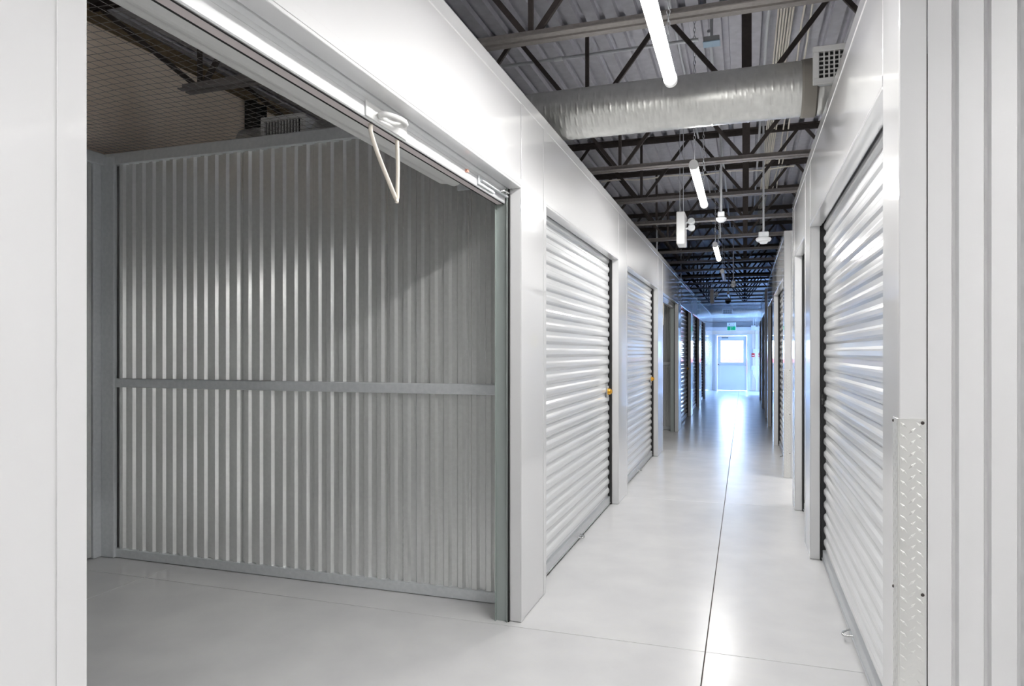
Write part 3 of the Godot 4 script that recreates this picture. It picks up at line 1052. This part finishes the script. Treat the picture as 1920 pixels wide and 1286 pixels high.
# ------------------------------------------------------------------ exit door and what lies outside
func build_far_end() -> void:
	var D := 29.3
	var w := setting("wall_end", "end wall of the corridor with girts around the exit door")
	var st := mb()
	# wall with the doorway left open
	box(st, v(-5.25, -0.2, D), v(-1.10, DECK + 0.05, D + 0.25), 0.0)
	box(st, v(0.18, -0.2, D), v(0.9, DECK + 0.05, D + 0.25), 0.0)
	box(st, v(0.9, -0.2, D), v(4.6, 0.3, D + 0.25), 0.0)
	box(st, v(0.9, 2.7, D), v(4.6, DECK + 0.05, D + 0.25), 0.0)
	box(st, v(4.6, -0.2, D), v(5.8, DECK + 0.05, D + 0.25), 0.0)
	box(st, v(-1.10, 2.26, D), v(0.18, DECK + 0.05, D + 0.25), 0.0)
	box(st, v(-1.10, -0.2, D), v(0.18, -0.012, D + 0.25), 0.0)
	put("wall_face", mesh(st), M.white_matt, w)
	put("girt", boxm(-1.35, 0.60, 2.56, 2.76, D - 0.05, D - 0.002, 0.004), M.steel_gray, w)
	put("girt", boxm(-1.35, 0.60, 2.42, 2.555, D - 0.12, D - 0.002, 0.006), M.white_matt, w)
	put("liner_strip", boxm(-1.35, 0.60, 2.265, 2.415, D - 0.02, D - 0.002, 0.003), M.beige, w)
	put("liner_strip", boxm(0.30, 0.46, 0.003, 2.26, D - 0.03, D - 0.002, 0.003), M.beige, w)
	# door
	var dr := setting("door_exit", "grey steel exit door with a square window and push bar")
	st = mb()
	box(st, v(-1.12, 0.002, D - 0.03), v(-1.03, 2.27, D + 0.12), 0.004)
	box(st, v(0.11, 0.002, D - 0.03), v(0.20, 2.27, D + 0.12), 0.004)
	box(st, v(-1.03, 2.205, D - 0.03), v(0.11, 2.27, D + 0.12), 0.004)
	put("door_frame", mesh(st), M.door, dr)
	st = mb()
	var a := -0.89
	var b := -0.03
	box(st, v(-1.025, 0.01, D + 0.02), v(a, 2.2, D + 0.065), 0.002)
	box(st, v(b, 0.01, D + 0.02), v(0.105, 2.2, D + 0.065), 0.002)
	box(st, v(a, 0.01, D + 0.02), v(b, 1.14, D + 0.065), 0.002)
	box(st, v(a, 2.0, D + 0.02), v(b, 2.2, D + 0.065), 0.002)
	var leaf := put("door_leaf", mesh(st), M.door, dr)
	st = mb()
	box(st, v(a - 0.03, 1.11, D + 0.008), v(a, 2.03, D + 0.02), 0.002)
	box(st, v(b, 1.11, D + 0.008), v(b + 0.03, 2.03, D + 0.02), 0.002)
	box(st, v(a, 1.11, D + 0.008), v(b, 1.14, D + 0.02), 0.002)
	box(st, v(a, 2.0, D + 0.008), v(b, 2.03, D + 0.02), 0.002)
	put("window_frame", mesh(st), M.door, leaf)
	put("window_pane", boxm(a, b, 1.14, 2.0, D + 0.038, D + 0.044, 0.0), M.glass, leaf)
	st = mb()
	box(st, v(-0.95, 1.02, D - 0.035), v(0.05, 1.075, D + 0.0), 0.006)
	box(st, v(-0.98, 1.0, D - 0.03), v(-0.92, 1.095, D + 0.02), 0.006)
	box(st, v(0.03, 1.0, D - 0.03), v(0.09, 1.095, D + 0.02), 0.006)
	put("push_bar", mesh(st), M.alu, dr)
	st = mb()
	tube(st, [v(-0.985, 1.048, D - 0.045), v(-0.985, 1.048, D - 0.03)], 0.022, 12)
	put("lock_cylinder", mesh(st), M.dark, dr)
	st = mb()
	box(st, v(-0.85, 2.09, D - 0.03), v(-0.60, 2.15, D + 0.019), 0.008)
	bar(st, v(-0.8, 2.16, D - 0.02), v(-0.97, 2.22, D - 0.06), 0.02, 0.012)
	put("door_closer", mesh(st), M.steel_gray, dr)
	# shop windows of the cross aisle at the end
	var wi := setting("window_1", "wide glazed window in the end wall of the cross aisle")
	st = mb()
	for q in [0.9, 2.1, 3.3, 4.55]: box(st, v(q, 0.3, D + 0.1), v(q + 0.05, 2.7, D + 0.16), 0.003)
	for q in [0.3, 2.65]: box(st, v(0.95, q, D + 0.1), v(4.55, q + 0.05, D + 0.16), 0.003)
	put("window_frame", mesh(st), M.door, wi)
	for q in [0.95, 2.15, 3.35]: put("window_pane", boxm(q, q + 1.15, 0.35, 2.65, D + 0.127, D + 0.133, 0.0), M.glass, wi)
	var wj := setting("window_2", "wide glazed window at the far end of the cross aisle")
	st = mb()
	for q in [26.7, 27.83, 28.95]: box(st, v(5.6, 0.3, q), v(5.66, 2.7, q + 0.05), 0.003)
	for q in [0.3, 2.65]: box(st, v(5.6, q, 26.75), v(5.66, q + 0.05, 28.95), 0.003)
	put("window_frame", mesh(st), M.door, wj)
	for q in [26.75, 27.88]: put("window_pane", boxm(5.627, 5.633, 0.35, 2.65, q, q + 1.07, 0.0), M.glass, wj)
	# exit sign
	var ex := thing("exit_sign", v(-0.47, 2.40, 28.75), "white and green running-figure exit sign hanging above the exit door", "exit sign")
	st = mb()
	box(st, Vector3(-0.17, 0.0, -0.03), Vector3(0.17, 0.32, 0.03), 0.008)
	put("housing", mesh(st), M.sign_white, ex)
	st = mb()
	box(st, Vector3(-0.155, 0.015, 0.0301), Vector3(0.155, 0.165, 0.034), 0.001)
	var gp := put("green_panel", mesh(st), M.green, ex)
	st = mb()
	var z := 0.0365
	box(st, Vector3(-0.038, 0.018, 0.0341), Vector3(-0.03, 0.162, z), 0.0)
	lathe(st, [Vector2(0, 0.0024), Vector2(0.013, 0.0024), Vector2(0.013, 0)], Vector3(0.02, 0.142, 0.0341), Vector3(0, 0, 1), 14)
	for q in [[0.012, 0.122, -0.002, 0.078, 0.024], [0.006, 0.115, 0.046, 0.1, 0.012], [0.008, 0.115, -0.022, 0.098, 0.012], [0.0, 0.08, 0.03, 0.055, 0.016], [0.03, 0.055, 0.022, 0.025, 0.014], [-0.004, 0.08, -0.024, 0.05, 0.016], [-0.024, 0.05, -0.05, 0.042, 0.013]]:
		bar(st, Vector3(q[0], q[1], 0.0353), Vector3(q[2], q[3], 0.0353), q[4], 0.0022)
	put("running_figure", mesh(st), M.sign_white, gp)
	for s in [-1.0, 1.0]:
		st = mb()
		lathe(st, [Vector2(0, 0.02), Vector2(0.02, 0.014), Vector2(0.026, 0.0)], Vector3(s * 0.08, 0.245, 0.03), Vector3(0, 0, 1), 14)
		put("lamp_head", mesh(st), M.chrome, ex)
	st = mb()
	box(st, Vector3(-0.03, 0.05, -0.43), Vector3(0.03, 0.09, -0.03), 0.004)
	put("wall_bracket", mesh(st), M.housing, ex)
	# boxes beside the door
	var E := D - 0.032
	var fp := thing("fire_pull_station", v(0.345, 1.36, E), "red fire alarm pull station beside the exit door", "fire alarm")
	st = mb()
	box(st, Vector3(-0.06, 0, 0), Vector3(0.06, 0.14, 0.05), 0.006)
	put("box_body", mesh(st), M.red, fp)
	st = mb()
	box(st, Vector3(-0.04, 0.045, 0.0505), Vector3(0.04, 0.075, 0.062), 0.003)
	put("pull_lever", mesh(st), M.sign_white, fp)
	for q in [[0.345, 2.42, "white box above the fire alarm pull station", 0.16], [0.395, 1.53, "white switch box just above the red fire alarm", 0.13], [0.335, 0.83, "white box below the red fire alarm", 0.15]]:
		var bx := thing("wall_box", v(q[0], q[1], E if q[1] < 2.3 else D - 0.125), q[2], "electrical box")
		st = mb()
		box(st, Vector3(-q[3] / 2, 0, 0), Vector3(q[3] / 2, q[3] * 1.15, 0.06), 0.006)
		put("box_body", mesh(st), M.housing, bx)
		st = mb()
		box(st, Vector3(-q[3] * 0.4, q[3] * 0.12, 0.0602), Vector3(q[3] * 0.4, q[3] * 1.03, 0.064), 0.001)
		put("cover_plate", mesh(st), M.white_matt, bx)
	conduit("grey conduit dropping beside the exit door", [v(0.345, 2.60, E - 0.13), v(0.345, DECK, E - 0.13)], 0.014)
	conduit("grey conduit linking the boxes beside the exit door", [v(0.345, 0.99, E - 0.02), v(0.345, 1.36, E - 0.02)], 0.011)
	conduit("grey conduit bending toward the floor beside the exit door", [v(0.335, 0.83, E - 0.02), v(0.335, 0.7, E - 0.02), v(0.455, 0.42, E - 0.02), v(0.455, 0.02, E - 0.02)], 0.011)
	conduit("tall grey conduit in the corner beside the exit door", [v(0.43, 1.68, E - 0.02), v(0.43, DECK, E - 0.02)], 0.012)
	# outside, seen through the door's window
	var gr := setting("ground_outside", "pale paved yard outside the exit door")
	put("paving", boxm(-60, 60, -0.3, -0.05, 29.6, 110, 0.0), M.asphalt, gr)
	var ba := thing("barrier_wall", v(-1.0, -0.05, 52), "low red barrier wall across the yard outside", "barrier")
	for i in range(-4, 5):
		st = mb()
		box(st, Vector3(i * 4.0 - 1.98, 0, -0.15), Vector3(i * 4.0 + 1.98, 1.15, 0.15), 0.03)
		put("barrier_segment", mesh(st), M.barrier, ba)
	var bd := thing("building_outside", v(-16, -0.05, 85), "pale building beyond the red barrier outside", "building")
	st = mb()
	box(st, Vector3(-8, 0, -5), Vector3(12.5, 3.6, 5), 0.05)
	put("wall", mesh(st), M.stucco, bd)
	for i in 4:
		st = mb()
		box(st, Vector3(-6 + i * 4.6, 1.2, 5.0), Vector3(-4 + i * 4.6, 2.6, 5.06), 0.02)
		put("window", mesh(st), M.steel_gray, bd)
